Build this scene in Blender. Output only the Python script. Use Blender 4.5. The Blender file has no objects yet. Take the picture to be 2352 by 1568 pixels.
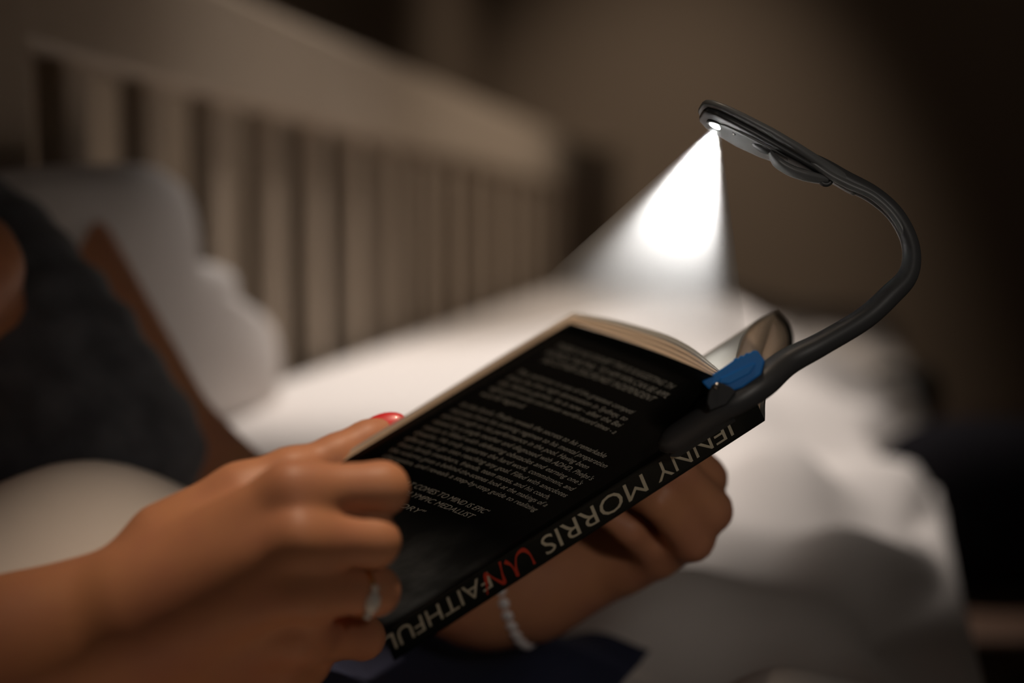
import bpy, bmesh, math, random
import numpy as np
from mathutils import Vector, Matrix, noise as mnoise

random.seed(4)
SC = bpy.context.scene
COL = SC.collection

# ------------------------------------------------------------------ camera
LENS = 60.0
F = LENS / 36.0 * 2352.0                     # focal length in pixels of the 2352x1568 frame
CAMZ = 0.75
PITCH = math.radians(5.17)
cam_d = bpy.data.cameras.new('camera')
cam_d.lens = LENS; cam_d.sensor_width = 36.0; cam_d.clip_start = 0.01
cam_d.dof.use_dof = True; cam_d.dof.focus_distance = 0.662; cam_d.dof.aperture_fstop = 2.8
cam = bpy.data.objects.new('camera', cam_d); COL.objects.link(cam)
cam.location = (0, 0, CAMZ); cam.rotation_euler = (math.pi / 2 - PITCH, 0, 0)
SC.camera = cam

# ------------------------------------------------------------------ world, lights, exposure
wd = bpy.data.worlds.new('night_room'); SC.world = wd; wd.use_nodes = True
bg = wd.node_tree.nodes['Background']
bg.inputs[0].default_value = (1.0, 0.82, 0.68, 1); bg.inputs[1].default_value = 0.014

def lamp(name, kind, loc, target, energy, color, **kw):
    d = bpy.data.lights.new(name, kind); d.energy = energy; d.color = color
    for k, v in kw.items(): setattr(d, k, v)
    o = bpy.data.objects.new(name, d); COL.objects.link(o); o.location = loc
    o.rotation_euler = (Vector(target) - Vector(loc)).to_track_quat('-Z', 'Y').to_euler()
    return o
# added spots without real fixtures: over the bed, over the reader's hands, along the slatted back, in front of the end wall
lamp('added_spot_bed', 'SPOT', (0.02, 1.50, 2.35), (0.02, 1.46, 0.56), 150, (1.0, 0.93, 0.87),
     spot_size=math.radians(33), spot_blend=1.0, shadow_soft_size=0.05)  # invented source: bright middle, dark picture edges
lamp('added_spot_reader', 'SPOT', (0.12, 0.52, 2.2), (-0.055, 0.63, 0.64), 68, (1.0, 0.78, 0.58),
     spot_size=math.radians(13), spot_blend=1.0, shadow_soft_size=0.05)  # invented warm source for the hands and book
lamp('added_spot_back', 'SPOT', (0.85, 2.55, 2.3), (-0.04, 2.28, 0.60), 100, (1.0, 0.88, 0.76),
     spot_size=math.radians(44), spot_blend=1.0, shadow_soft_size=0.06)  # invented source that brightens the slats and rail
lamp('added_spot_wall', 'SPOT', (0.30, 3.2, 2.4), (0.30, 4.05, 0.40), 60, (1.0, 0.84, 0.68),
     spot_size=math.radians(48), spot_blend=1.0, shadow_soft_size=0.06)  # invented wash for the end wall
# added front fill from behind the camera, no actual lamp there
lamp('added_front_fill', 'SPOT', (0.42, -0.35, 1.05), (0.08, 0.66, 0.71), 7.0, (1.0, 0.91, 0.82),
     spot_size=math.radians(24), spot_blend=1.0, shadow_soft_size=0.06)
SC.view_settings.view_transform = 'Standard'; SC.view_settings.look = 'None'
SC.view_settings.exposure = 0.0; SC.view_settings.gamma = 1.0
SC.view_settings.use_curve_mapping = False

# ------------------------------------------------------------------ helpers
cp, sp = math.cos(PITCH), math.sin(PITCH)
def toworld(c):
    c = np.asarray(c, float)
    x, y, d = c[..., 0], c[..., 1], c[..., 2]
    return np.stack([x, d * cp + y * sp, CAMZ + y * cp - d * sp], -1)
def CAMP(px, py, d): return np.array([(px - 1176) / F * d, -(py - 784) / F * d, d])
def P(px, py, d): return toworld(CAMP(px, py, d))
def R(rpx, d): return rpx / F * d
def unit(v): v = np.asarray(v, float); return v / np.linalg.norm(v)

MATS = {}
def mat(name, color, rough=0.6, spec=0.3, metal=0.0, sss=0.0, emit=None, estr=0.0, noise=None, bump=None, sheen=0.0, trans=0.0, coat=0.0):
    """procedural principled material; noise=(scale, amount, color2), bump=(scale, strength, distance)"""
    if name in MATS: return MATS[name]
    m = bpy.data.materials.new(name); m.use_nodes = True
    nt = m.node_tree; b = nt.nodes['Principled BSDF']
    b.inputs['Base Color'].default_value = (*color, 1)
    b.inputs['Roughness'].default_value = rough
    b.inputs['Specular IOR Level'].default_value = spec
    b.inputs['Metallic'].default_value = metal
    b.inputs['Coat Weight'].default_value = coat
    if sheen: b.inputs['Sheen Weight'].default_value = sheen
    if sss:
        b.inputs['Subsurface Weight'].default_value = sss
        b.inputs['Subsurface Radius'].default_value = (1.0, 0.35, 0.2)
        b.inputs['Subsurface Scale'].default_value = 0.006
    if emit:
        b.inputs['Emission Color'].default_value = (*emit, 1); b.inputs['Emission Strength'].default_value = estr
    tc = nt.nodes.new('ShaderNodeTexCoord')
    if noise:
        n = nt.nodes.new('ShaderNodeTexNoise'); n.inputs['Scale'].default_value = noise[0]; n.inputs['Detail'].default_value = 4
        nt.links.new(tc.outputs['Object'], n.inputs['Vector'])
        r = nt.nodes.new('ShaderNodeValToRGB'); r.color_ramp.elements[0].position = 0.35; r.color_ramp.elements[1].position = 0.68
        r.color_ramp.elements[0].color = (*color, 1); r.color_ramp.elements[1].color = (*noise[2], 1)
        nt.links.new(n.outputs['Fac'], r.inputs['Fac'])
        mx = nt.nodes.new('ShaderNodeMix'); mx.data_type = 'RGBA'; mx.inputs['Factor'].default_value = noise[1]
        mx.inputs[6].default_value = (*color, 1)
        nt.links.new(r.outputs['Color'], mx.inputs[7]); nt.links.new(mx.outputs[2], b.inputs['Base Color'])
    if bump:
        n2 = nt.nodes.new('ShaderNodeTexNoise'); n2.inputs['Scale'].default_value = bump[0]; n2.inputs['Detail'].default_value = 3
        nt.links.new(tc.outputs['Object'], n2.inputs['Vector'])
        bp = nt.nodes.new('ShaderNodeBump'); bp.inputs['Strength'].default_value = bump[1]; bp.inputs['Distance'].default_value = bump[2]
        nt.links.new(n2.outputs['Fac'], bp.inputs['Height']); nt.links.new(bp.outputs['Normal'], b.inputs['Normal'])
    MATS[name] = m
    return m

def tag(o, label=None, cat=None, group=None, kind=None):
    if label: o['label'] = label
    if cat: o['category'] = cat
    if group: o['group'] = group
    if kind: o['kind'] = kind
    return o
def empty(name, loc):
    o = bpy.data.objects.new(name, None); COL.objects.link(o); o.location = tuple(float(v) for v in loc)
    o.empty_display_size = 0.02
    return o
def adopt(o, parent):
    if parent is not None:
        o.parent = parent
        top = parent; off = Vector((0, 0, 0))
        while top is not None:
            off += top.location; top = top.parent
        o.matrix_parent_inverse = Matrix.Translation(-off)
        # a parented parent already carries its own inverse
        if parent.parent is not None: o.matrix_parent_inverse = Matrix.Identity(4)
def mesh(name, verts, faces, m, parent=None, smooth=True, bevel=0.0, subsurf=0):
    me = bpy.data.meshes.new(name)
    me.from_pydata([tuple(map(float, v)) for v in verts], [], [tuple(int(i) for i in f) for f in faces])
    bm = bmesh.new(); bm.from_mesh(me); bmesh.ops.recalc_face_normals(bm, faces=bm.faces); bm.to_mesh(me); bm.free()
    if smooth: me.polygons.foreach_set('use_smooth', [True] * len(me.polygons))
    me.materials.append(m)
    o = bpy.data.objects.new(name, me); COL.objects.link(o)
    if bevel:
        b = o.modifiers.new('bevel', 'BEVEL'); b.width = bevel; b.segments = 2; b.limit_method = 'ANGLE'
    if subsurf:
        s = o.modifiers.new('subsurf', 'SUBSURF'); s.levels = subsurf; s.render_levels = subsurf
    adopt(o, parent)
    return o
def rawmesh(name, V, Fc, m, parent=None):
    """fast path for big numpy meshes"""
    me = bpy.data.meshes.new(name)
    me.from_pydata(V.tolist(), [], Fc.tolist())
    me.polygons.foreach_set('use_smooth', [True] * len(me.polygons))
    me.materials.append(m)
    o = bpy.data.objects.new(name, me); COL.objects.link(o); adopt(o, parent)
    return o
def boxv(o, ax, ay, az):
    """box from a corner and three edge vectors"""
    o, ax, ay, az = map(lambda v: np.asarray(v, float), (o, ax, ay, az))
    v = [o, o + ax, o + ax + ay, o + ay]; v += [p + az for p in v]
    return v, [(0, 1, 2, 3), (4, 5, 6, 7), (0, 1, 5, 4), (1, 2, 6, 5), (2, 3, 7, 6), (3, 0, 4, 7)]
def join(parts):
    V, Fc = [], []
    for v, f in parts:
        n = len(V); V += list(v); Fc += [tuple(i + n for i in q) for q in f]
    return V, Fc
def catmull(pts, n):
    pts = np.asarray(pts, float); out = []
    ext = np.vstack([2 * pts[0] - pts[1], pts, 2 * pts[-1] - pts[-2]])
    for i in range(1, len(ext) - 2):
        a, b, c, d = ext[i - 1:i + 3]
        for k in range(n):
            t = k / n
            out.append(0.5 * (2 * b + (c - a) * t + (2 * a - 5 * b + 4 * c - d) * t * t + (3 * b - a - 3 * c + d) * t ** 3))
    out.append(ext[-2]); return np.array(out)
def tube(path, radii, seg=20, flat=None, cap=True):
    """swept tube; flat=(direction, factor) squashes the section along a direction"""
    path = np.asarray(path, float); n = len(path); V, Fc = [], []
    tang = np.gradient(path, axis=0); tang /= np.linalg.norm(tang, axis=1)[:, None]
    ref = np.array([0, 1.0, 0.05]); ref /= np.linalg.norm(ref)
    for i in range(n):
        t = tang[i]; a = np.cross(t, ref); a /= np.linalg.norm(a); b = np.cross(t, a)
        for k in range(seg):
            th = 2 * math.pi * k / seg
            off = (a * math.cos(th) + b * math.sin(th)) * radii[i]
            if flat is not None: off = off + flat[0] * (np.dot(off, flat[0]) * (flat[1] - 1))
            V.append(path[i] + off)
    for i in range(n - 1):
        for k in range(seg):
            Fc.append((i * seg + k, i * seg + (k + 1) % seg, (i + 1) * seg + (k + 1) % seg, (i + 1) * seg + k))
    if cap:
        Fc.append(tuple(range(seg))); Fc.append(tuple((n - 1) * seg + k for k in range(seg)))
    return V, Fc
def ellipsoid(c, ax, ay, az, nu=20, nv=12):
    V, Fc = [], []
    c = np.asarray(c, float)
    V.append(c + az)
    for j in range(1, nv):
        ph = math.pi * j / nv
        for i in range(nu):
            th = 2 * math.pi * i / nu
            V.append(c + ax * math.sin(ph) * math.cos(th) + ay * math.sin(ph) * math.sin(th) + az * math.cos(ph))
    V.append(c - az)
    for i in range(nu):
        Fc.append((0, 1 + i, 1 + (i + 1) % nu)); e = len(V) - 1; s = 1 + (nv - 2) * nu
        Fc.append((e, s + (i + 1) % nu, s + i))
    for j in range(nv - 2):
        for i in range(nu):
            a = 1 + j * nu; Fc.append((a + i, a + nu + i, a + nu + (i + 1) % nu, a + (i + 1) % nu))
    return V, Fc
def torus(c, axis, rad, r, seg=40, ts=12, squash=1.0):
    axis = unit(axis); a = unit(np.cross(axis, [0.31, 0.2, 0.9])); b = np.cross(axis, a); V, Fc = [], []
    for i in range(seg):
        th = 2 * math.pi * i / seg; rd = a * math.cos(th) + b * math.sin(th)
        for k in range(ts):
            ph = 2 * math.pi * k / ts
            V.append(np.asarray(c) + rd * (rad + r * math.cos(ph) * squash) + axis * r * math.sin(ph))
    for i in range(seg):
        for k in range(ts):
            j = (i + 1) % seg
            Fc.append((i * ts + k, i * ts + (k + 1) % ts, j * ts + (k + 1) % ts, j * ts + k))
    return V, Fc
def prism(poly, depthvec):
    poly = [np.asarray(p, float) for p in poly]; n = len(poly); dv = np.asarray(depthvec, float)
    V = poly + [p + dv for p in poly]
    Fc = [tuple(range(n)), tuple(range(2 * n - 1, n - 1, -1))] + [(i, (i + 1) % n, n + (i + 1) % n, n + i) for i in range(n)]
    return V, Fc

# signed distance bodies -> surface nets
def seg_sdf(X, a, b, r1, r2):
    a, b = np.asarray(a), np.asarray(b); ba = b - a
    h = np.clip(((X - a) @ ba) / (ba @ ba), 0, 1)
    return np.linalg.norm(X - a - h[..., None] * ba, axis=-1) - (r1 + (r2 - r1) * h)
def smin(a, b, k):
    h = np.clip(0.5 + 0.5 * (b - a) / k, 0, 1)
    return b * (1 - h) + a * h - k * h * (1 - h)
def chain(X, joints, k=0.004):
    """joints: list of (world point, radius)"""
    out = None
    for (a, ra), (b, rb) in zip(joints[:-1], joints[1:]):
        d = seg_sdf(X, a, b, ra, rb); out = d if out is None else smin(out, d, k)
    return out
def surfnet(fn, lo, hi, h):
    lo, hi = np.asarray(lo, float), np.asarray(hi, float)
    n = np.ceil((hi - lo) / h).astype(int) + 1
    g = np.stack(np.meshgrid(*[lo[i] + h * np.arange(n[i]) for i in range(3)], indexing='ij'), -1)
    Fv = np.empty(n)
    for i in range(0, n[0], 16): Fv[i:i + 16] = fn(g[i:i + 16])
    m = n - 1; acc = np.zeros((*m, 3)); num = np.zeros(m)
    cs = [(x, y, z) for x in (0, 1) for y in (0, 1) for z in (0, 1)]
    sub = {c: Fv[c[0]:c[0] + m[0], c[1]:c[1] + m[1], c[2]:c[2] + m[2]] for c in cs}
    for c in cs:
        for ax in range(3):
            if c[ax] == 0:
                e = list(c); e[ax] = 1; e = tuple(e); fa, fb = sub[c], sub[e]
                cr = (fa < 0) != (fb < 0); t = np.where(cr, fa / np.where(cr, fa - fb, 1), 0)
                for k in range(3): acc[..., k] += cr * (c[k] + (t if k == ax else 0))
                num += cr
    act = num > 0; idx = -np.ones(m, int); idx[act] = np.arange(act.sum())
    ci = np.argwhere(act); V = lo + h * (ci + acc[act] / num[act][:, None])
    Fc = []
    S = Fv < 0
    for ax in range(3):
        o1, o2 = (ax + 1) % 3, (ax + 2) % 3
        sl0 = [slice(1, m[k]) for k in range(3)]; sl1 = list(sl0)
        sl0[ax] = slice(0, m[ax]); sl1[ax] = slice(1, m[ax] + 1)
        a, b = S[tuple(sl0)], S[tuple(sl1)]
        w = np.argwhere(a != b)
        if not len(w): continue
        flip = a[tuple(w.T)]
        base = w.copy(); base[:, o1] += 1; base[:, o2] += 1
        def cell(d1, d2):
            q = base.copy(); q[:, o1] -= d1; q[:, o2] -= d2
            return idx[tuple(q.T)]
        q = np.stack([cell(1, 1), cell(0, 1), cell(0, 0), cell(1, 0)], 1)
        q[~flip] = q[~flip][:, ::-1]
        Fc.append(q)
    Fc = np.vstack(Fc); Fc = Fc[(Fc >= 0).all(1)]
    return V, Fc
def relax(V, Fc, it=2, w=0.5):
    e = np.vstack([Fc[:, [0, 1]], Fc[:, [1, 2]], Fc[:, [2, 3]], Fc[:, [3, 0]]])
    for _ in range(it):
        s = np.zeros_like(V); c = np.zeros(len(V))
        np.add.at(s, e[:, 0], V[e[:, 1]]); np.add.at(c, e[:, 0], 1)
        np.add.at(s, e[:, 1], V[e[:, 0]]); np.add.at(c, e[:, 1], 1)
        V = V * (1 - w) + w * s / np.maximum(c, 1)[:, None]
    return V

# ------------------------------------------------------------------ materials
SKIN = mat('skin', (0.56, 0.25, 0.125), rough=0.5, spec=0.35, sss=0.12, noise=(38, 0.45, (0.42, 0.16, 0.11)), bump=(900, 0.08, 0.0006))
NAIL = mat('red_polish', (0.75, 0.03, 0.035), rough=0.35, spec=0.4, coat=0.1)
FABRIC = mat('charcoal_jersey', (0.060, 0.062, 0.072), rough=0.9, spec=0.1, sheen=0.2, noise=(45, 0.8, (0.12, 0.124, 0.14)), bump=(600, 0.3, 0.002))
LINEN = mat('white_linen', (0.72, 0.66, 0.62), rough=0.85, spec=0.1, bump=(9, 0.25, 0.02))
PILLOWM = mat('pillow_cotton', (0.70, 0.65, 0.62), rough=0.85, spec=0.1, bump=(14, 0.25, 0.015))
NAVY = mat('navy_cotton', (0.035, 0.04, 0.075), rough=0.9, spec=0.1, bump=(30, 0.3, 0.01))
WOOD = mat('painted_wood', (0.40, 0.32, 0.245), rough=0.55, spec=0.3, noise=(7, 0.4, (0.34, 0.26, 0.19)))
DWOOD = mat('dark_wood', (0.09, 0.05, 0.032), rough=0.5, spec=0.3, noise=(9, 0.5, (0.05, 0.026, 0.016)))
WALLM = mat('wall_plaster', (0.30, 0.235, 0.18), rough=0.9, spec=0.1, bump=(40, 0.1, 0.003))
FLOORM = mat('floor_boards', (0.10, 0.065, 0.042), rough=0.5, spec=0.3, noise=(5, 0.5, (0.06, 0.04, 0.028)))
BLACKM = mat('black_ceramic', (0.006, 0.007, 0.006), rough=0.4, spec=0.3)
BAGM = mat('black_canvas', (0.008, 0.007, 0.009), rough=0.9, spec=0.1)
RUBBER = mat('black_rubber', (0.050, 0.050, 0.051), rough=0.42, spec=0.4, bump=(1200, 0.05, 0.0004))
LAMPG = mat('lamp_grey_plastic', (0.11, 0.113, 0.113), rough=0.42, spec=0.45, bump=(1500, 0.05, 0.0003))
LAMPD = mat('lamp_dark_plastic', (0.040, 0.041, 0.042), rough=0.4, spec=0.4)
BLUE = mat('blue_plastic', (0.003, 0.17, 0.55), rough=0.4, spec=0.35)
CYAN = mat('cyan_plastic', (0.0, 0.30, 0.62), rough=0.4, spec=0.4)
STEEL = mat('steel', (0.45, 0.45, 0.45), rough=0.3, metal=1.0)
LEDM = mat('led_glow', (1, 1, 1), emit=(1.0, 1.0, 0.98), estr=14.0)
PAPER = mat('book_paper', (0.78, 0.75, 0.68), rough=0.8, spec=0.1)
def translucent(m, fac):
    nt = m.node_tree; b = nt.nodes['Principled BSDF']; out = nt.nodes['Material Output']
    t = nt.nodes.new('ShaderNodeBsdfTranslucent'); t.inputs['Color'].default_value = (0.80, 0.76, 0.68, 1)
    mx = nt.nodes.new('ShaderNodeMixShader'); mx.inputs[0].default_value = fac
    nt.links.new(b.outputs[0], mx.inputs[1]); nt.links.new(t.outputs[0], mx.inputs[2]); nt.links.new(mx.outputs[0], out.inputs['Surface'])
translucent(PAPER, 0.35)
EDGE = mat('book_paper_edge', (0.66, 0.50, 0.36), rough=0.9, spec=0.05)
PRINT = mat('print_white', (0.70, 0.69, 0.60), rough=0.5, spec=0.3)
PRINTS = mat('print_beige', (0.62, 0.56, 0.42), rough=0.5, spec=0.3)
PRINTR = mat('print_red', (0.62, 0.06, 0.03), rough=0.5, spec=0.3)
GOLD = mat('gold', (0.75, 0.42, 0.13), rough=0.25, metal=1.0)
STONE = mat('clear_stone', (0.62, 0.60, 0.55), rough=0.1, spec=0.8)
PEARL = mat('pearl_beads', (0.80, 0.74, 0.72), rough=0.3, spec=0.5)

def spine_material():
    m = mat('spine_print', (0.006, 0.007, 0.005), rough=0.5, spec=0.35, noise=(2600, 0.9, (0.016, 0.017, 0.013)))
    return m
SPINE = spine_material()

def cover_material():
    """black cover print: a murky grey photograph and painted-in sheen fade in towards its lower fore corner"""
    m = bpy.data.materials.new('cover_print_sheen'); m.use_nodes = True; nt = m.node_tree; b = nt.nodes['Principled BSDF']
    b.inputs['Roughness'].default_value = 0.36; b.inputs['Specular IOR Level'].default_value = 0.25
    uv = nt.nodes.new('ShaderNodeUVMap'); uv.uv_map = 'UVMap'
    sep = nt.nodes.new('ShaderNodeSeparateXYZ'); nt.links.new(uv.outputs['UV'], sep.inputs[0])
    mr = nt.nodes.new('ShaderNodeMapRange'); mr.interpolation_type = 'SMOOTHSTEP'
    mr.inputs['From Min'].default_value = 0.58; mr.inputs['From Max'].default_value = 1.0
    nt.links.new(sep.outputs['Y'], mr.inputs['Value'])
    n = nt.nodes.new('ShaderNodeTexNoise'); n.inputs['Scale'].default_value = 5.5; n.inputs['Detail'].default_value = 5
    nt.links.new(uv.outputs['UV'], n.inputs['Vector'])
    r = nt.nodes.new('ShaderNodeValToRGB'); r.color_ramp.elements[0].position = 0.42; r.color_ramp.elements[1].position = 0.66
    r.color_ramp.elements[0].color = (0.35, 0.35, 0.35, 1); r.color_ramp.elements[1].color = (1, 1, 1, 1)
    nt.links.new(n.outputs['Fac'], r.inputs['Fac'])
    mul = nt.nodes.new('ShaderNodeMath'); mul.operation = 'MULTIPLY'
    nt.links.new(mr.outputs['Result'], mul.inputs[0]); nt.links.new(r.outputs['Color'], mul.inputs[1])
    mx = nt.nodes.new('ShaderNodeMix'); mx.data_type = 'RGBA'
    mx.inputs[6].default_value = (0.0055, 0.006, 0.0045, 1); mx.inputs[7].default_value = (0.55, 0.58, 0.56, 1)  # pale grey holds the cover's sheen as well as the printed photograph
    nt.links.new(mul.outputs[0], mx.inputs['Factor']); nt.links.new(mx.outputs[2], b.inputs['Base Color'])
    return m
COVER = cover_material()

# ------------------------------------------------------------------ the room
T = np.array([math.sin(math.radians(11.5)), math.cos(math.radians(11.5)), 0.0])   # along the slatted back
N = np.array([T[1], -T[0], 0.0])                                                   # out of the back, over the seat
UP = np.array([0, 0, 1.0])
Q0 = -0.494
def SQ(s, q, z): return T * s + N * (Q0 + q) + UP * z
def ray_q(px, py, q):
    """point where the line of sight of a pixel meets the plane at distance q from the back"""
    c = P(px, py, 1.0) - np.array([0, 0, CAMZ]); k = (Q0 + q) / (c @ N)
    return np.array([0, 0, CAMZ]) + c * k

v, f = boxv(SQ(-1.2, -0.42, -0.1), T * 5.4, N * 3.4, UP * 0.1)
tag(mesh('floor', v, f, FLOORM, smooth=False), kind='structure')
v, f = boxv(SQ(-1.2, -0.50, 0), T * 5.4, N * 0.08, UP * 2.5)
tag(mesh('wall_left', v, f, WALLM, smooth=False), kind='structure')
v, f = boxv(SQ(4.2, -0.50, 0), T * 0.1, N * 3.5, UP * 2.5)
tag(mesh('wall_back', v, f, WALLM, smooth=False), kind='structure')

# ------------------------------------------------------------------ daybed
bed = tag(empty('daybed', SQ(2.0, 0.28, 0)), 'pale painted wooden daybed with a back of upright slats', 'daybed')
S0, S1 = 0.90, 3.36
ztop = lambda s: CAMZ + 0.083 - 0.044 * (s - 0.97)
def rail_box(s0, s1, q0, q1, z0a, z1a, z0b, z1b):
    c = [SQ(s0, q0, z0a), SQ(s0, q1, z0a), SQ(s0, q1, z1a), SQ(s0, q0, z1a), SQ(s1, q0, z0b), SQ(s1, q1, z0b), SQ(s1, q1, z1b), SQ(s1, q0, z1b)]
    return c, [(0, 1, 2, 3), (4, 5, 6, 7), (0, 1, 5, 4), (1, 2, 6, 5), (2, 3, 7, 6), (3, 0, 4, 7)]
v, f = rail_box(S0, S1, -0.032, 0.006, ztop(S0), ztop(S0) + 0.085, ztop(S1), ztop(S1) + 0.085)
mesh('top_rail', v, f, WOOD, bed, smooth=False, bevel=0.006)
v, f = rail_box(S0, S1, -0.03, 0.004, 0.40, 0.47, 0.40, 0.47)
mesh('lower_rail', v, f, WOOD, bed, smooth=False, bevel=0.005)
i = 0
while True:
    s = 0.97 + 0.128 * i + 0.064
    if s > S1 - 0.06: break
    v, f = rail_box(s - 0.018, s + 0.018, -0.025, -0.003, 0.46, ztop(s) + 0.01, 0.46, ztop(s) + 0.01)
    mesh('slat', v, f, WOOD, bed, smooth=False, bevel=0.003); i += 1
for s in (S0 - 0.03, S1):
    v, f = rail_box(s, s + 0.06, -0.045, 0.02, 0, ztop(s) + 0.11, 0, ztop(s) + 0.11)
    mesh('post', v, f, WOOD, bed, smooth=False, bevel=0.006)
v, f = rail_box(0.2, S1, 0.005, 0.54, 0.27, 0.33, 0.27, 0.33)
mesh('seat_frame', v, f, WOOD, bed, smooth=False, bevel=0.006)
for s in (0.22, S1 - 0.07):
    v, f = rail_box(s, s + 0.06, 0.46, 0.52, 0, 0.272, 0, 0.272)
    mesh('leg', v, f, WOOD, bed, smooth=False, bevel=0.004)
v, f = rail_box(0.2, 3.34, 0.008, 0.56, 0.332, 0.49, 0.332, 0.49)
tag(mesh('mattress', v, f, LINEN, smooth=False, bevel=0.03), 'thick white mattress on the slatted daybed under the duvet', 'mattress')

# duvet: a rumpled sheet with real thickness
def G(s, q, s0, q0, ss, sq, h, rot=0.0):
    ds, dq = s - s0, q - q0; c_, s_ = math.cos(rot), math.sin(rot)
    a, b = ds * c_ + dq * s_, -ds * s_ + dq * c_
    return h * np.exp(-(a / ss) ** 2 - (b / sq) ** 2)
def sstep(a, b, x): t = np.clip((x - a) / (b - a), 0, 1); return t * t * (3 - 2 * t)
def duvet_z(s, q):
    z = 0.576 - 0.065 * sstep(0.14, 0.40, q)
    z = z + G(s, q, 1.72, 0.34, 0.42, 0.13, 0.112)
    z = z + G(s, q, 0.69, 0.165, 0.11, 0.075, 0.048) + G(s, q, 0.79, 0.29, 0.13, 0.09, -0.026)
    z = z + G(s, q, 0.95, 0.40, 0.26, 0.030, 0.014, 0.25) + G(s, q, 1.18, 0.45, 0.20, 0.028, 0.020, -0.22) + G(s, q, 0.75, 0.46, 0.20, 0.028, 0.012, 0.1)
    z = z + 0.010 * np.sin(23 * s - 31 * q) * sstep(0.25, 0.45, q) + 0.006 * np.sin(41 * s + 17 * q + 1.3) * sstep(0.2, 0.4, q)
    z = z - 0.30 * sstep(0.515, 0.60, q + 0.016 * np.sin(9 * s) + 0.012 * np.sin(21 * s + 1))
    return z
ns, nq = 210, 90
ss, qq = np.meshgrid(np.linspace(0.22, 3.33, ns), np.linspace(0.012, 0.60, nq), indexing='ij')
zz = np.maximum(duvet_z(ss, qq), 0.0)
zz = np.where(qq < 0.56, np.maximum(zz, 0.495), zz)
top = np.stack([T[0] * ss + N[0] * (Q0 + qq), T[1] * ss + N[1] * (Q0 + qq), zz], -1).reshape(-1, 3)
ii = np.arange(ns * nq).reshape(ns, nq)
Fq = np.stack([ii[:-1, :-1], ii[1:, :-1], ii[1:, 1:], ii[:-1, 1:]], -1).reshape(-1, 4)
duvet = rawmesh('duvet', top, Fq, LINEN)
sol = duvet.modifiers.new('thickness', 'SOLIDIFY'); sol.thickness = 0.008; sol.offset = -1.0
tag(duvet, 'rumpled white duvet spread over the daybed, bunched behind the book', 'duvet')

def inflated(outline, nrm, th, rings=12, power=0.55):
    """cushion from a closed outline: front and back domes"""
    o = np.asarray(outline, float); c = o.mean(0); n = len(o); V, Fc = [], []
    for side in (1, -1):
        base = len(V); V.append(c + nrm * th * side)
        for k in range(1, rings + 1):
            r = k / rings
            for p in o: V.append(c + (p - c) * r + nrm * side * th * max(0.0, 1 - r ** 2.6) ** power)
        for j in range(n):
            Fc.append((base, base + 1 + j, base + 1 + (j + 1) % n))
        for k in range(rings - 1):
            a = base + 1 + k * n
            for j in range(n): Fc.append((a + j, a + n + j, a + n + (j + 1) % n, a + (j + 1) % n))
    return V, Fc
PO = [(-160, 430), (0, 395), (150, 380), (330, 378), (395, 398), (412, 440), (408, 520), (425, 585), (480, 602), (535, 630), (548, 690), (600, 725),
      (636, 775), (648, 890), (610, 985), (400, 1010), (100, 1000), (-160, 950)]
outl = catmull([ray_q(x - 14, y, 0.04) for x, y in PO] + [ray_q(-174, 430, 0.04)], 4)[:-1]
v, f = inflated(outl, N, 0.024)
tag(mesh('pillow', v, f, PILLOWM), 'plump white pillow propped against the slats behind the dark top', 'pillow')

# navy garment lying along the lower edge of the picture
ga, gb = np.meshgrid(np.linspace(0, 1, 60), np.linspace(0, 1, 30), indexing='ij')
gs = 0.62 + 0.24 * ga + 0.03 * np.sin(5 * gb); gq = 0.235 + 0.13 * gb + 0.03 * ga
gz = np.maximum(duvet_z(gs, gq), 0.495) + 0.009 + 0.006 * np.sin(math.pi * ga) * np.sin(math.pi * gb) * (1 + 0.5 * np.sin(14 * ga + 5 * gb))
gv = np.stack([T[0] * gs + N[0] * (Q0 + gq), T[1] * gs + N[1] * (Q0 + gq), gz], -1).reshape(-1, 3)
gi = np.arange(1800).reshape(60, 30); gf = np.stack([gi[:-1, :-1], gi[1:, :-1], gi[1:, 1:], gi[:-1, 1:]], -1).reshape(-1, 4)
nav = rawmesh('folded_garment', gv, gf, NAVY); sol = nav.modifiers.new('thickness', 'SOLIDIFY'); sol.thickness = 0.004; sol.offset = 1
tag(nav, 'crumpled navy cotton garment lying on the duvet below the book', 'garment')

# ------------------------------------------------------------------ dark things beyond the bed
tb = P(2075, 985, 1.95)
st = tag(empty('side_table', (tb[0], tb[1], 0)), 'low dark brown wooden side table beyond the bed edge', 'table')
zt = tb[2]
def rounded_slab(c, rx, ry, z0, z1, n=40):
    pts = [np.array([c[0] + rx * math.copysign(abs(math.cos(a)) ** 0.4, math.cos(a)), c[1] + ry * math.copysign(abs(math.sin(a)) ** 0.4, math.sin(a)), z0]) for a in np.linspace(0, 2 * math.pi, n, endpoint=False)]
    return prism(pts, (0, 0, z1 - z0))
v, f = rounded_slab((tb[0] + 0.05, tb[1]), 0.17, 0.16, zt - 0.03, zt); mesh('table_top', v, f, DWOOD, st, smooth=False, bevel=0.004)
for sx in (-1, 1):
    for sy in (-1, 1):
        c = np.array([tb[0] + 0.05 + sx * 0.13, tb[1] + sy * 0.12, 0]); v, f = tube([c, c + [0, 0, zt - 0.028]], [0.014, 0.019], 14); mesh('leg', v, f, DWOOD, st)
prof = [(0.0, 0.002), (0.030, 0.0), (0.040, 0.018), (0.043, 0.040), (0.036, 0.062), (0.031, 0.068), (0.028, 0.066), (0.034, 0.045), (0.0, 0.012)]
cup = []; cf = []; nn = 28
for k, (r, z) in enumerate(prof):
    for j in range(nn):
        a = 2 * math.pi * j / nn; cup.append((tb[0] + r * math.cos(a), tb[1] + r * math.sin(a), zt + 0.001 + z))
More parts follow.
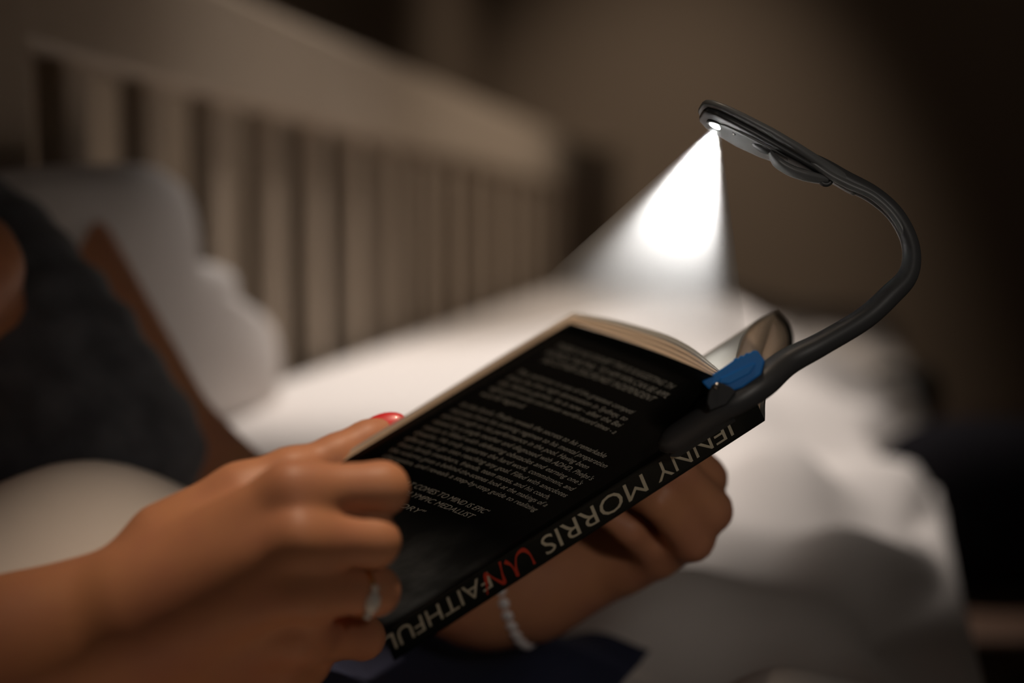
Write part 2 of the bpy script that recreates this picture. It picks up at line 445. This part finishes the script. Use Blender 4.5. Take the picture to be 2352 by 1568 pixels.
for k in range(len(prof) - 1):
    for j in range(nn): cf.append((k * nn + j, k * nn + (j + 1) % nn, (k + 1) * nn + (j + 1) % nn, (k + 1) * nn + j))
tag(mesh('pot', cup, cf, BLACKM), 'small round black pot standing on the dark side table', 'pot')
b0 = P(2275, 1160, 1.45)
ol = [b0 + np.array([0.105 * math.copysign(abs(math.cos(a)) ** 0.7, math.cos(a)), 0.0, 0.0]) + UP * (0.5 * b0[2] * 0 + 0.075 * math.copysign(abs(math.sin(a)) ** 0.7, math.sin(a))) for a in np.linspace(0, 2 * math.pi, 40, endpoint=False)]
stool = tag(empty('stool', (b0[0], b0[1], 0)), 'dark wooden stool carrying a black cushion at the right edge', 'stool')
zs = b0[2] - 0.08
v, f = rounded_slab((b0[0] + 0.02, b0[1]), 0.15, 0.13, zs - 0.03, zs); mesh('seat', v, f, DWOOD, stool, smooth=False, bevel=0.004)
for sx in (-1, 1):
    for sy in (-1, 1):
        c = np.array([b0[0] + 0.02 + sx * 0.11, b0[1] + sy * 0.09, 0]); v, f = tube([c, c + [0, 0, zs - 0.028]], [0.012, 0.016], 14); mesh('leg', v, f, DWOOD, stool)
v, f = inflated([p + UP * 0 for p in ol], np.array([0.25, -0.95, 0.2]), 0.05); tag(mesh('cushion', v, f, BAGM), 'black cushion standing on the stool at the right edge', 'cushion')

# ------------------------------------------------------------------ the book
bA, bB, bC, bD = P(1310, 742, .565), P(1732, 908, .648), P(880, 1452, .725), P(412, 1292, .637)
bB2, bC2 = P(1757, 966, .656), P(905, 1518, .731)
book = tag(empty('book', (bB + bC) / 2), 'open black paperback with white back cover text, held spine down', 'book')
nout = unit(np.cross(bA - bB, bC - bB))
if nout @ (np.array([0, 0, CAMZ]) - bB) < 0: nout = -nout                 # out of the back cover, to the camera's side
def cov(u, v):
    u = np.asarray(u, float)[..., None]; v = np.asarray(v, float)[..., None]
    p = bB * (1 - u) * (1 - v) + bA * u * (1 - v) + bC * (1 - u) * v + bD * u * v
    return p + nout * 0.0025 * np.sin(np.pi * np.clip(u, 0, 1)) * (-1) 
def spn(a, b):
    a = np.asarray(a, float)[..., None]; b = np.asarray(b, float)[..., None]
    p = (bB * (1 - a) + bC * a) * (1 - b) + (bB2 * (1 - a) + bC2 * a) * b
    return p + spn_n * 0.0006 * np.sin(np.pi * np.clip(b, 0, 1))
spn_n = unit(np.cross(bB2 - bB, bC - bB))
if spn_n @ (np.array([0, 0, CAMZ]) - bB) < 0: spn_n = -spn_n
def sheet(fn, nu, nv, name, m, parent, nrm, th, uv=False):
    U, Vv = np.meshgrid(np.linspace(0, 1, nu), np.linspace(0, 1, nv), indexing='ij')
    pts = fn(U, Vv).reshape(-1, 3); k = nu * nv
    V = np.vstack([pts, pts - np.asarray(nrm) * th]); ix = np.arange(k).reshape(nu, nv); Fc = []
    q = np.stack([ix[:-1, :-1], ix[1:, :-1], ix[1:, 1:], ix[:-1, 1:]], -1).reshape(-1, 4)
    Fc = [tuple(r) for r in q] + [tuple(r[::-1] + k) for r in q]
    ring = list(ix[:, 0]) + list(ix[-1, 1:]) + list(ix[::-1, -1][1:]) + list(ix[0, ::-1][1:-1])
    for a, b in zip(ring, ring[1:] + ring[:1]): Fc.append((a, b, b + k, a + k))
    o = mesh(name, V, Fc, m, parent)
    if uv:
        lay = o.data.uv_layers.new(name='UVMap'); uvs = np.stack([U.ravel(), Vv.ravel()], 1); uvs = np.vstack([uvs, uvs])
        for l in o.data.loops: lay.data[l.index].uv = uvs[l.vertex_index]
    return o
bcov = sheet(cov, 24, 24, 'back_cover', COVER, book, nout, 0.0005, uv=True)
spobj = sheet(lambda a, b: spn(a, b), 20, 8, 'spine', SPINE, book, spn_n, 0.0005)

# page blocks: a section at the head of the book swept along the spine
SW = bC - bB
inner = catmull([P(1652, 850, .657), P(1635, 836, .651), P(1593, 803, .637), P(1537, 773, .620), P(1467, 750, .604), P(1396, 731, .589), P(1316, 715, .573)], 4)
m_in = len(inner); offs = []
us = np.linspace(0.12, 1.0, m_in)
base_top = cov(us * 0.985, np.zeros(m_in) + 0.006)
def bundle(name, t0, t1, m, lift=0.0, over=0.0):
    """slice t0..t1 of the back half's page block (0 = cover, 1 = open page)"""
    V, Fc = [], []; nv = 14
    for j in range(nv):
        vv = 0.006 + 0.985 * j / (nv - 1)
        b = cov(us * 0.985, np.zeros(m_in) + vv)
        off = inner - base_top
        for t in (t0, t1):
            L = b + off * (t + lift * np.sin(np.pi * us)[:, None]) * (1 - 0.15 * vv)
            V += list(L)
    k = 2 * m_in
    for j in range(nv - 1):
        for s_ in (0, m_in):
            for i_ in range(m_in - 1):
                a = j * k + s_ + i_; Fc.append((a, a + 1, a + 1 + k, a + k))
        for e_ in (0, m_in - 1):
            a = j * k + e_; Fc.append((a, a + m_in, a + m_in + k, a + k))
    for j in (0, nv - 1):
        for i_ in range(m_in - 1):
            a = j * k + i_; Fc.append((a, a + 1, a + 1 + m_in, a + m_in))
    return mesh(name, V, Fc, m, book)
ts = [0.03, 0.30, 0.33, 0.52, 0.56, 0.74, 0.79, 0.90, 0.935, 0.955, 0.985, 1.0]
for k in range(0, len(ts), 2):
    bundle('page_block' if ts[k + 1] - ts[k] > 0.05 else 'page', ts[k], ts[k + 1], EDGE if k < 6 else PAPER, lift=0.0 if k < 6 else 0.02 * k / 4)

# far half: pages rise from the gutter, arch over and fall towards the fore edge
r_in = catmull([P(1655, 851, .657), P(1684, 838, .662), P(1694, 805, .672), P(1706, 770, .686), P(1738, 736, .712), P(1785, 713, .748)], 5)
r_out = catmull([P(1757, 965, .657), P(1762, 905, .664), P(1800, 850, .690), P(1822, 792, .722), P(1814, 748, .742), P(1786, 715, .750)], 5)
def far_slice(name, t0, t1, m, k0=0, k1=None, v0=0.0):
    A = r_in * (1 - t0) + r_out * t0; B = r_in * (1 - t1) + r_out * t1
    A, B = A[k0:k1], B[k0:k1]; n = len(A); V, Fc = [], []; nv = 8
    for j in range(nv):
        o = SW * (v0 + (0.99 - v0) * j / (nv - 1)); V += list(A + o) + list(B + o)
    k = 2 * n
    for j in range(nv - 1):
        for s_ in (0, n):
            for i_ in range(n - 1): a = j * k + s_ + i_; Fc.append((a, a + 1, a + 1 + k, a + k))
        for e_ in (0, n - 1): a = j * k + e_; Fc.append((a, a + n, a + n + k, a + k))
    for j in (0, nv - 1):
        for i_ in range(n - 1): a = j * k + i_; Fc.append((a, a + 1, a + 1 + n, a + n))
    return mesh(name, V, Fc, m, book)
far_slice('page', -0.015, 0.0, PAPER)
far_slice('page', 0.035, 0.05, PAPER, v0=0.004)
far_slice('page_block', 0.11, 0.50, EDGE, v0=0.006)
far_slice('page_block', 0.515, 0.955, EDGE, v0=0.008)
far_slice('front_cover', 0.965, 1.0, SPINE)

# printing on the covers
def text_mesh(body, shear=0.0, emb=0.0):
    cu = bpy.data.curves.new('txt', 'FONT'); cu.body = body; cu.size = 1.0; cu.shear = shear; cu.offset = emb; cu.resolution_u = 3
    o = bpy.data.objects.new('txt', cu); COL.objects.link(o)
    bpy.context.view_layer.update()
    me = bpy.data.meshes.new_from_object(o.evaluated_get(bpy.context.evaluated_depsgraph_get()))
    V = np.array([v.co[:] for v in me.vertices]); Fc = [tuple(p.vertices) for p in me.polygons]
    bpy.data.objects.remove(o); bpy.data.curves.remove(cu); bpy.data.meshes.remove(me)
    return V, Fc
def printed(body, fn, m, parent, x0, x1, y0, hgt, nrm, shear=0.0, name='printed_line', ref=None):
    """lay text between x0 and x1 with baseline y0 and cap height hgt in the surface's own coordinates"""
    V, Fc = text_mesh(body, shear, 0.0)
    x = (V[:, 0] - V[:, 0].min()) / (V[:, 0].max() - V[:, 0].min()); y = V[:, 1] / 0.70
    pts = fn(x0 + (x1 - x0) * x, y0 + hgt * y) + np.asarray(nrm) * 0.0003
    return mesh(name, pts, Fc, m, parent, smooth=False)
cv = bcov
LINES = [  # text, start u, end u, baseline v, cap height, shear
    ("THERE IS NO DOUBT THIS IS SUGGESTING TH", .93, .315, .070, .0125, .22),
    ("WORDS THE PHIL 'TO HIM WIN CAN BE APPL", .93, .285, .095, .0125, .22),
    ("HIS OTHER DISCIPLINES' INDEPENDENT", .90, .313, .1175, .0135, .22),
    ("This swimmer is one of the greatest competi", .92, .315, .166, .0115, .2),
    ("from his first high domination in Sydney, to", .92, .300, .188, .0115, .2),
    ("the Athens games, he is now - after the Bei", .92, .287, .209, .0115, .2),
    ("eight gold medals and eleven world-record times - a", .92, .270, .230, .0115, .2),
    ("world legend.", .92, .705, .2525, .0115, .2),
    ("In this book, Phelps reveals the secrets to his remarkable", .93, .178, .297, .0118, .2),
    ("success from his training regimen to his mental preparation", .93, .123, .320, .0118, .2),
    ("and through to his performance in the pool. Having been", .93, .178, .342, .0118, .2),
    ("raised by a single mother and diagnosed with ADHD, Phelps's", .93, .105, .365, .0118, .2),
    ("story is filled with defeating obstacles and earning one's", .93, .116, .388, .0118, .2),
    ("dreams. He truly captures the hard work, commitment, and", .93, .113, .411, .0118, .2),
    ("efforts that go into reaching any goal. Filled with anecdotes", .93, .103, .434, .0118, .2),
    ("from family members, friends, team mates, and his coach,", .92, .150, .457, .0118, .2),
    ("the volume gives a behind-the-scenes look at the makings of a", .92, .120, .479, .0118, .2),
    ("champion, and reveals a step-by-step guide to realizing", .91, .127, .502, .0118, .2),
    ("'THE WORD THAT COMES TO MIND IS EPIC'", .93, .276, .563, .0135, .22),
    ("THE GREATEST OLYMPIC MEDALLIST", .93, .298, .590, .0135, .22),
    ("IN ALL OF HISTORY\"", .93, .480, .630, .0135, .22)]
for body, u0, u1, vb, h, sh in LINES:
    printed(body, lambda x, y: cov(x, y), PRINT, cv, u0, u1, vb, -h * 1.18, nout, sh)
sfn = lambda x, y: spn(x, y)
printed("JENNY", sfn, PRINTS, spobj, .060, .258, .16, .62, spn_n, name='printed_name')
printed("MORRIS", sfn, PRINTS, spobj, .284, .556, .16, .62, spn_n, name='printed_name')
printed("FAITHFUL", sfn, PRINTS, spobj, .700, 1.005, .14, .52, spn_n, name='printed_title')
def stroke(pts, width, fn, m, name):
    """brush stroke ribbon drawn in the surface's own coordinates"""
    c = catmull(pts, 8); V, Fc = [], []
    asp = np.linalg.norm(bC - bB) / np.linalg.norm(bB2 - bB)
    d = np.gradient(c, axis=0)
    for i_, (p, t) in enumerate(zip(c, d)):
        n_ = np.array([-t[1], t[0] * asp * asp]); n_ /= math.hypot(n_[0] * asp, n_[1]) or 1
        w = width * (0.8 + 0.35 * math.sin(3 + i_ * 0.31)); V += [p + n_ * w, p - n_ * w]
    V = np.array(V); pts3 = fn(V[:, 0], V[:, 1]) + spn_n * 0.0004
    Fc = [(2 * i_, 2 * i_ + 1, 2 * i_ + 3, 2 * i_ + 2) for i_ in range(len(c) - 1)]
    return mesh(name, pts3, Fc, m, spobj, smooth=False)
stroke([(.588, .78), (.590, .40), (.602, .16), (.622, .22), (.634, .60), (.636, .80), (.640, .40), (.652, .16)], .055, sfn, PRINTR, 'printed_stroke')
stroke([(.664, .08), (.668, .45), (.672, .76), (.690, .45), (.706, .16), (.712, .45), (.720, .78)], .055, sfn, PRINTR, 'printed_stroke')

# ------------------------------------------------------------------ the person
def J(px, py, d, r): return (P(px, py, d), R(r, d))
person = tag(empty('person', SQ(0.70, 0.12, 0.58)), 'reclining person in a charcoal top with a red thumbnail, holding the open book', 'person')

# near hand: curled fingers on the cover, thumb on the inside
W0 = J(275, 1432, .592, 138)
meta = [[J(330, 1370, .588, 118), J(668, 1128, .577, 66)], [J(330, 1400, .582, 118), J(682, 1240, .570, 68)],
        [J(325, 1440, .586, 112), J(676, 1350, .575, 64)], [J(315, 1470, .592, 108), J(655, 1458, .590, 58)]]
fing = [[J(668, 1128, .577, 62), J(876, 1122, .590, 62), J(800, 1136, .619, 50), J(735, 1140, .622, 44)],
        [J(682, 1240, .570, 62), J(858, 1243, .586, 60), J(790, 1255, .628, 47), J(725, 1255, .634, 42)],
        [J(676, 1350, .575, 60), J(861, 1356, .595, 57), J(790, 1370, .645, 45), J(720, 1368, .650, 40)],
        [J(655, 1458, .590, 54), J(832, 1463, .626, 51), J(770, 1475, .672, 40), J(705, 1470, .676, 36)]]
thumb = [J(400, 1262, .602, 120), J(560, 1150, .606, 84), J(668, 1095, .610, 62), J(778, 1047, .618, 46), J(845, 1013, .624, 42), J(898, 984, .629, 30)]
fore = [J(-900, 1860, .57, 330), J(-250, 1600, .585, 215), J(60, 1500, .590, 158), W0, J(380, 1390, .592, 128)]
web = [J(712, 1132, .582, 50), J(722, 1243, .577, 52), J(720, 1354, .583, 54), J(705, 1458, .600, 52)]
heel = [J(300, 1500, .600, 120), J(520, 1540, .606, 112), J(610, 1525, .608, 88), J(690, 1512, .620, 74)]
def near_sdf(X):
    d = chain(X, fore, 0.02)
    for mm in meta: d = smin(d, chain(X, mm), 0.010)
    d = smin(d, chain(X, heel), 0.016)
    d = smin(d, chain(X, thumb, 0.006), 0.010)
    fs = None
    for fj in fing:
        c = chain(X, fj, 0.0025); fs = c if fs is None else smin(fs, c, 0.0008)
    d = smin(d, chain(X, web), 0.008)
    return smin(d, fs, 0.006)
lo = P(-40, 1800, .60) - 0.02; hi = P(960, 900, .62) + 0.02
lo[1] = 0.50; hi[1] = 0.70
Vn, Fn = surfnet(near_sdf, lo, hi, 0.0014); Vn = relax(Vn, Fn, 2, 0.4)

# far arm: upper arm behind the torso, forearm to the hand under the spine
far_arm = [J(140, 600, 1.00, 132), J(440, 1125, .93, 130), J(780, 1262, .85, 128), J(1120, 1345, .795, 112), J(1230, 1338, .788, 108)]
fm = [[J(1230, 1330, .788, 105), J(1510, 1150, .780, 66)], [J(1230, 1335, .788, 105), J(1500, 1205, .768, 64)],
      [J(1230, 1340, .788, 105), J(1465, 1262, .768, 60)], [J(1230, 1345, .790, 100), J(1410, 1312, .772, 54)]]
ff = [[J(1510, 1150, .780, 60), J(1618, 1098, .745, 52), J(1560, 1020, .735, 44), J(1490, 1000, .745, 38)],
      [J(1500, 1205, .768, 58), J(1630, 1172, .733, 53), J(1555, 1080, .722, 45), J(1480, 1060, .730, 38)],
      [J(1465, 1262, .768, 56), J(1592, 1240, .736, 49), J(1510, 1150, .722, 42), J(1440, 1120, .728, 36)],
      [J(1410, 1312, .772, 50), J(1515, 1284, .752, 42), J(1445, 1215, .735, 36), J(1390, 1180, .735, 32)]]
def far_sdf(X):
    d = chain(X, far_arm, 0.03)
    for mm in fm: d = smin(d, chain(X, mm), 0.010)
    d = smin(d, chain(X, [J(1545, 1120, .765, 54), J(1560, 1188, .752, 55), J(1525, 1252, .752, 52), J(1450, 1302, .762, 46)]), 0.010)
    fs = None
    for fj in ff:
        c = chain(X, fj, 0.003); fs = c if fs is None else smin(fs, c, 0.003)
    return smin(d, fs, 0.005)
allp = np.array([j[0] for c in [far_arm] + fm + ff for j in c])
Vf, Ff = surfnet(far_sdf, allp.min(0) - 0.05, allp.max(0) + 0.05, 0.0030); Vf = relax(Vf, Ff, 2, 0.4)

# torso and near upper arm
torso = [J(0, 635, .90, 128), J(55, 860, .88, 225), J(108, 1050, .88, 300), J(100, 1350, .88, 305)]
torso2 = [J(-330, 640, .90, 330), J(-320, 900, .88, 420), J(-280, 1350, .88, 420)]
def torso_sdf(X): return smin(chain(X, torso, 0.03), chain(X, torso2, 0.03), 0.05)
near_up = [J(-95, 615, .80, 150), J(-620, 1150, .66, 220), J(-900, 1860, .57, 330)]
neck = [J(-330, 500, .92, 180), J(-330, 200, .94, 190), J(-330, -60, .94, 330)]
def torso_body(X):
    d = smin(torso_sdf(X) + 0.006, chain(X, near_up, 0.03), 0.03)
    d = smin(d, chain(X, neck, 0.03), 0.03)
    return smin(d, chain(X, fore[:3], 0.02), 0.02)
pts = np.array([j[0] for c in (torso, torso2, near_up, neck, fore[:3]) for j in c])
Vt, Ft = surfnet(torso_body, pts.min(0) - 0.11, pts.max(0) + 0.11, 0.0075); Vt = relax(Vt, Ft, 2, 0.5)
V = np.vstack([Vn, Vf, Vt]); Fc = np.vstack([Fn, Ff + len(Vn), Ft + len(Vn) + len(Vf)])
body = rawmesh('body', V, Fc, SKIN, person)
def top_sdf(X):
    w = 0.0022 * np.sin(X[..., 2] * 95 + X[..., 0] * 60) + 0.0016 * np.sin(X[..., 2] * 190 - X[..., 0] * 140 + X[..., 1] * 40)
    return torso_sdf(X) - 0.004 + w
pts = np.array([j[0] for c in (torso, torso2) for j in c])
Vc, Fcl = surfnet(top_sdf, pts.min(0) - 0.12, pts.max(0) + 0.12, 0.0055); Vc = relax(Vc, Fcl, 2, 0.5)
o = rawmesh('top', Vc, Fcl, FABRIC, person); o['label'] = 'charcoal jersey top'

# red thumbnail
ta, tb_ = P(835, 990, .620), P(930, 960, .622)
ax = unit(tb_ - ta); nu_ = unit(P(860, 900, .600) - P(880, 980, .622)); nu_ = unit(nu_ - ax * (nu_ @ ax)); si = np.cross(ax, nu_)
nail_c = P(880, 979, .6255)
v, f = ellipsoid(nail_c, ax * 0.0090, si * 0.0054, nu_ * 0.0022, 24, 12)
o = mesh('thumbnail', v, f, NAIL, body); o['label'] = 'glossy red painted thumbnail'

# ring on the near hand
a_, b_ = fing[2][0][0], fing[2][1][0]; rc = a_ + (b_ - a_) * 0.80
rax = unit(b_ - a_ + 0.18 * (P(860, 1200, .60) - P(860, 1300, .60)))
ring = tag(empty('finger_ring', rc), 'gold ring with a pale stone on the near hand', 'ring')
v, f = torus(rc, rax, R(56, .60), 0.0010, 48, 10); mesh('band', v, f, GOLD, ring)
cd = unit(np.array([0, 0, CAMZ]) - rc); cd = unit(cd - rax * (cd @ rax)); dn = unit(np.cross(rax, cd)); dn = dn if dn[2] < 0 else -dn
sd = unit(cd * 0.75 + dn * 0.45); sc_ = rc + sd * R(60, .60)
v, f = ellipsoid(sc_, rax * 0.0030, unit(np.cross(rax, sd)) * 0.0044, sd * 0.0022, 8, 6); mesh('stone', v, f, STONE, ring, smooth=False)
for k in (-1, 1):
    v, f = ellipsoid(sc_ + unit(np.cross(rax, sd)) * 0.0052 * k - sd * 0.0008, rax * 0.0016, unit(np.cross(rax, sd)) * 0.0016, sd * 0.0014, 8, 6); mesh('stone', v, f, STONE, ring, smooth=False)

# bracelet on the far wrist
bc = P(1185, 1342, .792); bax = unit(P(1300, 1300, .79) - P(1090, 1345, .80))
br = tag(empty('bracelet', bc), 'pale beaded bracelet on the far wrist below the spine', 'bracelet')
e1 = unit(np.cross(bax, [0.1, 0.3, 0.9])); e2 = np.cross(bax, e1); rr = R(133, .79)
v, f = torus(bc, bax, rr, 0.0012, 60, 8); mesh('cord', v, f, PEARL, br)
bead = None
for k in range(30):
    a = 2 * math.pi * k / 30; c = bc + (e1 * math.cos(a) + e2 * math.sin(a)) * rr
    if bead is None:
        v, f = ellipsoid((0, 0, 0), np.array([0.0036, 0, 0]), np.array([0, 0.0036, 0]), np.array([0, 0, 0.0036]), 12, 8)
        bead = mesh('bead', v, f, PEARL); o = bead
    else:
        o = bead.copy(); COL.objects.link(o)
    o.parent = br; o.location = tuple(c - bc)

# ------------------------------------------------------------------ the book light
LD = .665
light = tag(empty('book_light', P(1540, 1010, .645)), 'black gooseneck reading lamp with blue clip, lit and clipped to the book', 'lamp')
neckp = [(1790, 338, .665, 15), (1880, 376, .665, 18), (1940, 412, .665, 21), (2004, 446, .664, 20.5), (2053, 488, .663, 20), (2084, 540, .661, 20), (2094, 590, .659, 21.5), (2083, 636, .657, 23.5),
         (2046, 676, .655, 26), (1986, 730, .652, 26.5), (1884, 791, .647, 28), (1807, 832, .644, 32), (1752, 878, .637, 36), (1700, 914, .634, 33), (1654, 938, .635, 31), (1603, 971, .640, 31),
         (1556, 1002, .645, 31), (1536, 1016, .647, 27), (1522, 1026, .648, 18), (1515, 1031, .648, 6)]
path = catmull([np.r_[P(x, y, d), R(r, d)] for x, y, d, r in neckp], 8)
v, f = tube(path[:, :3], path[:, 3], 24)
mesh('gooseneck', v, f, RUBBER, light)
# raised seam running along the upper neck
off = unit(P(2000, 500, .66) - P(2100, 420, .66))
nr = [(1862, 372), (1905, 402), (1950, 425), (2004, 450), (2050, 492), (2078, 542), (2086, 592), (2074, 636), (2040, 674)]
sp_ = catmull([P(x, y, .6625 - .0022 - (0.0005 if k > 4 else 0)) for k, (x, y) in enumerate(nr)], 8)
v, f = tube(sp_, [R(9, LD)] * len(sp_), 10); mesh('neck_seam', v, f, LAMPG, light)
# head
h0 = P(1610, 258, LD); hx = unit(P(1915, 412, LD) - h0); hd = unit(P(1610, 258, 1) - np.array([0, 0, CAMZ]))
hd = unit(hd - hx * (hd @ hx)); hb = np.cross(hd, hx); hb = hb if hb[2] > 0 else -hb
th = math.radians(19); B_ = hb * math.cos(th) + hd * math.sin(th); W_ = hd * math.cos(th) - hb * math.sin(th)
PX = LD / F
def H(a, b, w=0.0): return h0 + (hx * a + B_ * b + W_ * w) * PX
def shell(stations, name, m, seg=32, ex=0.55):
    """loft of superellipse sections: (along, centre height, half width, half height)"""
    V, Fc = [], []
    for a, bc_, hw, hh in stations:
        for k in range(seg):
            t = 2 * math.pi * k / seg; c, s = math.cos(t), math.sin(t)
            V.append(H(a, bc_ + hh * math.copysign(abs(s) ** ex, s), hw * math.copysign(abs(c) ** ex, c)))
    n = len(stations)
    for i_ in range(n - 1):
        for k in range(seg): Fc.append((i_ * seg + k, i_ * seg + (k + 1) % seg, (i_ + 1) * seg + (k + 1) % seg, (i_ + 1) * seg + k))
    Fc += [tuple(range(seg)), tuple((n - 1) * seg + k for k in range(seg))]
    return mesh(name, V, Fc, m, light)
head = shell([(-8, 14, 20, 5), (-4, 14, 40, 8), (10, 13, 58, 11), (40, 13, 68, 12), (90, 13, 72, 12.5), (160, 13, 70, 13), (230, 12, 58, 13.5), (290, 11, 40, 14), (340, 9, 26, 15), (380, 5, 20, 15), (400, 2, 16, 13)], 'upper_shell', LAMPG)
shell([(2, -1, 24, 4), (8, -2, 44, 7), (30, -4, 58, 10), (70, -5, 62, 11), (130, -5, 60, 11), (200, -5, 50, 10), (260, -4, 38, 9), (310, -3, 28, 8), (338, -3, 18, 6)], 'lower_shell', LAMPD)
shell([(40, -14, 22, 2), (60, -15, 44, 4), (110, -16, 50, 5), (170, -15, 46, 5), (215, -13, 34, 4), (235, -10, 14, 2)], 'battery_cover', LAMPG)
# switch bump and hanger lever under the head
v, f = ellipsoid(H(160, -19, -26), hx * 26 * PX, W_ * 16 * PX, B_ * 11 * PX); mesh('switch', v, f, LAMPD, light)
lev = catmull([H(178, -20, -30), H(205, -34, -30), H(240, -36, -26), H(275, -29, -20), H(305, -20, -14), H(326, -12, -10)], 6)
v, f = tube(lev, np.interp(np.linspace(0, 1, len(lev)), [0, .2, .6, 1], [5, 12, 13, 10]) * PX, 14, flat=(W_, 1.6)); lever = mesh('lever', v, f, LAMPG, light)
v, f = torus(H(322, -13, -16), W_, 13 * PX, 6 * PX, 28, 10); mesh('hinge_loop', v, f, LAMPD, light)
v, f = tube([H(322, -13, -22), H(322, -13, 6)], [4 * PX] * 2, 12); mesh('hinge_pin', v, f, STEEL, light)
v, f = prism([H(222, 25.5, -30), H(275, 24.5, -22), H(275, 24.5, 22), H(222, 25.5, 30)], B_ * 4 * PX); o = mesh('stripe', v, f, CYAN, light, smooth=False, bevel=0.0002); o['label'] = 'bright blue stripe'
# LED
v, f = torus(H(47, -14, -8), B_, 23 * PX, 4 * PX, 36, 10); mesh('led_rim', v, f, LAMPD, light)
v, f = ellipsoid(H(47, -14, -8), hx * 22 * PX, W_ * 22 * PX, B_ * 5 * PX, 28, 12); o = mesh('led', v, f, LEDM, light); o['label'] = 'glowing white LED lens'
v, f = ellipsoid(H(88, -19, -28), hx * 5 * PX, W_ * 5 * PX, B_ * 4 * PX, 12, 8); mesh('screw', v, f, STEEL, light)
# clip
def pp(l, d): return [P(x, y, d) for x, y in l]
zdir = unit(P(1680, 860, .66) - P(1680, 860, .64))
ridge = [(1611, 876), (1660, 845), (1684, 828), (1689, 820), (1695, 824), (1701, 815), (1708, 818), (1714, 809), (1722, 811), (1730, 804), (1740, 805), (1757, 829), (1748, 860), (1705, 890), (1660, 905), (1626, 892)]
v, f = prism(pp(ridge, .6295), zdir * 0.012); clev = o = mesh('clip_lever', v, f, BLUE, light, smooth=False, bevel=0.0006); o['label'] = 'bright blue ridged clip lever'
v, f = prism(pp([(1655, 868), (1732, 832), (1736, 838), (1722, 858), (1676, 882), (1650, 880)], .6288), zdir * 0.001); mesh('lever_rib', v, f, BLUE, clev, smooth=False, bevel=0.0004)
v, f = prism(pp([(1622, 925), (1626, 902), (1636, 884), (1648, 876), (1660, 880), (1678, 888), (1692, 900), (1670, 930), (1630, 945)], .6283), zdir * 0.014); brk = mesh('clip_bracket', v, f, mat('bracket_black', (0.012, 0.012, 0.013), rough=0.5, spec=0.3), light, smooth=False, bevel=0.0006)
v, f = tube([P(1646, 886, .6276), P(1646, 886, .6294)], [R(7, .64)] * 2, 16); mesh('pivot_screw', v, f, STEEL, brk)
v, f = tube([P(1646, 886, .6274), P(1646, 886, .6290)], [R(3, .64)] * 2, 12); mesh('pivot_socket', v, f, LAMPD, brk)
v, f = prism([cov(np.array(a), np.array(b)) + nout * 0.0006 for a, b in ((.02, .05), (.07, .05), (.075, .17), (.055, .20), (.02, .19))], nout * 0.006); mesh('clip_pad', v, f, LAMPD, light, smooth=False, bevel=0.0005)

# the lamp's own light and the haze it shows up in
led_p = H(47, -22, -8); aim = P(1496, 690, .672)
d = bpy.data.lights.new('led_spot', 'SPOT'); d.energy = 5.0; d.color = (1.0, 0.98, 0.95)
d.spot_size = math.radians(56); d.spot_blend = 0.65; d.shadow_soft_size = 0.0025
lo_ = bpy.data.objects.new('led_spot', d); COL.objects.link(lo_); lo_.location = tuple(led_p)
lo_.rotation_euler = Vector(aim - led_p).to_track_quat('-Z', 'Y').to_euler()
adopt(lo_, light)
def beam():
    ax = unit(aim - led_p); a = unit(np.cross(ax, [0.2, 0.9, 0.1])); b = np.cross(ax, a); L = 0.098
    V, Fc = [], []; seg = 40; ha = math.tan(math.radians(28))
    st = np.linspace(0.0005, L, 8)
    for t in st:
        for k in range(seg):
            an = 2 * math.pi * k / seg; V.append(ax * t + (a * math.cos(an) + b * math.sin(an)) * (0.002 + t * ha))
    for i_ in range(7):
        for k in range(seg): Fc.append((i_ * seg + k, i_ * seg + (k + 1) % seg, (i_ + 1) * seg + (k + 1) % seg, (i_ + 1) * seg + k))
    Fc += [tuple(range(seg)), tuple(7 * seg + k for k in range(seg))]
    m = bpy.data.materials.new('lit_haze'); m.use_nodes = True; nt = m.node_tree
    for n in list(nt.nodes): nt.nodes.remove(n)
    out = nt.nodes.new('ShaderNodeOutputMaterial'); vs = nt.nodes.new('ShaderNodeVolumeScatter')
    vs.inputs['Color'].default_value = (1, 1, 1, 1); vs.inputs['Anisotropy'].default_value = 0.0
    tc = nt.nodes.new('ShaderNodeTexCoord'); ln = nt.nodes.new('ShaderNodeVectorMath'); ln.operation = 'LENGTH'
    nt.links.new(tc.outputs['Object'], ln.inputs[0])
    mr = nt.nodes.new('ShaderNodeMapRange'); mr.interpolation_type = 'SMOOTHSTEP'
    mr.inputs['From Min'].default_value = 0.040; mr.inputs['From Max'].default_value = 0.096
    mr.inputs['To Min'].default_value = 34.0; mr.inputs['To Max'].default_value = 0.5
    nt.links.new(ln.outputs['Value'], mr.inputs['Value']); nt.links.new(mr.outputs['Result'], vs.inputs['Density'])
    nt.links.new(vs.outputs['Volume'], out.inputs['Volume'])
    o = mesh('light_beam', V, Fc, m); o.location = tuple(led_p)
    tag(o, 'hazy white cone of light falling from the lamp head onto the pages', 'light beam')
beam()
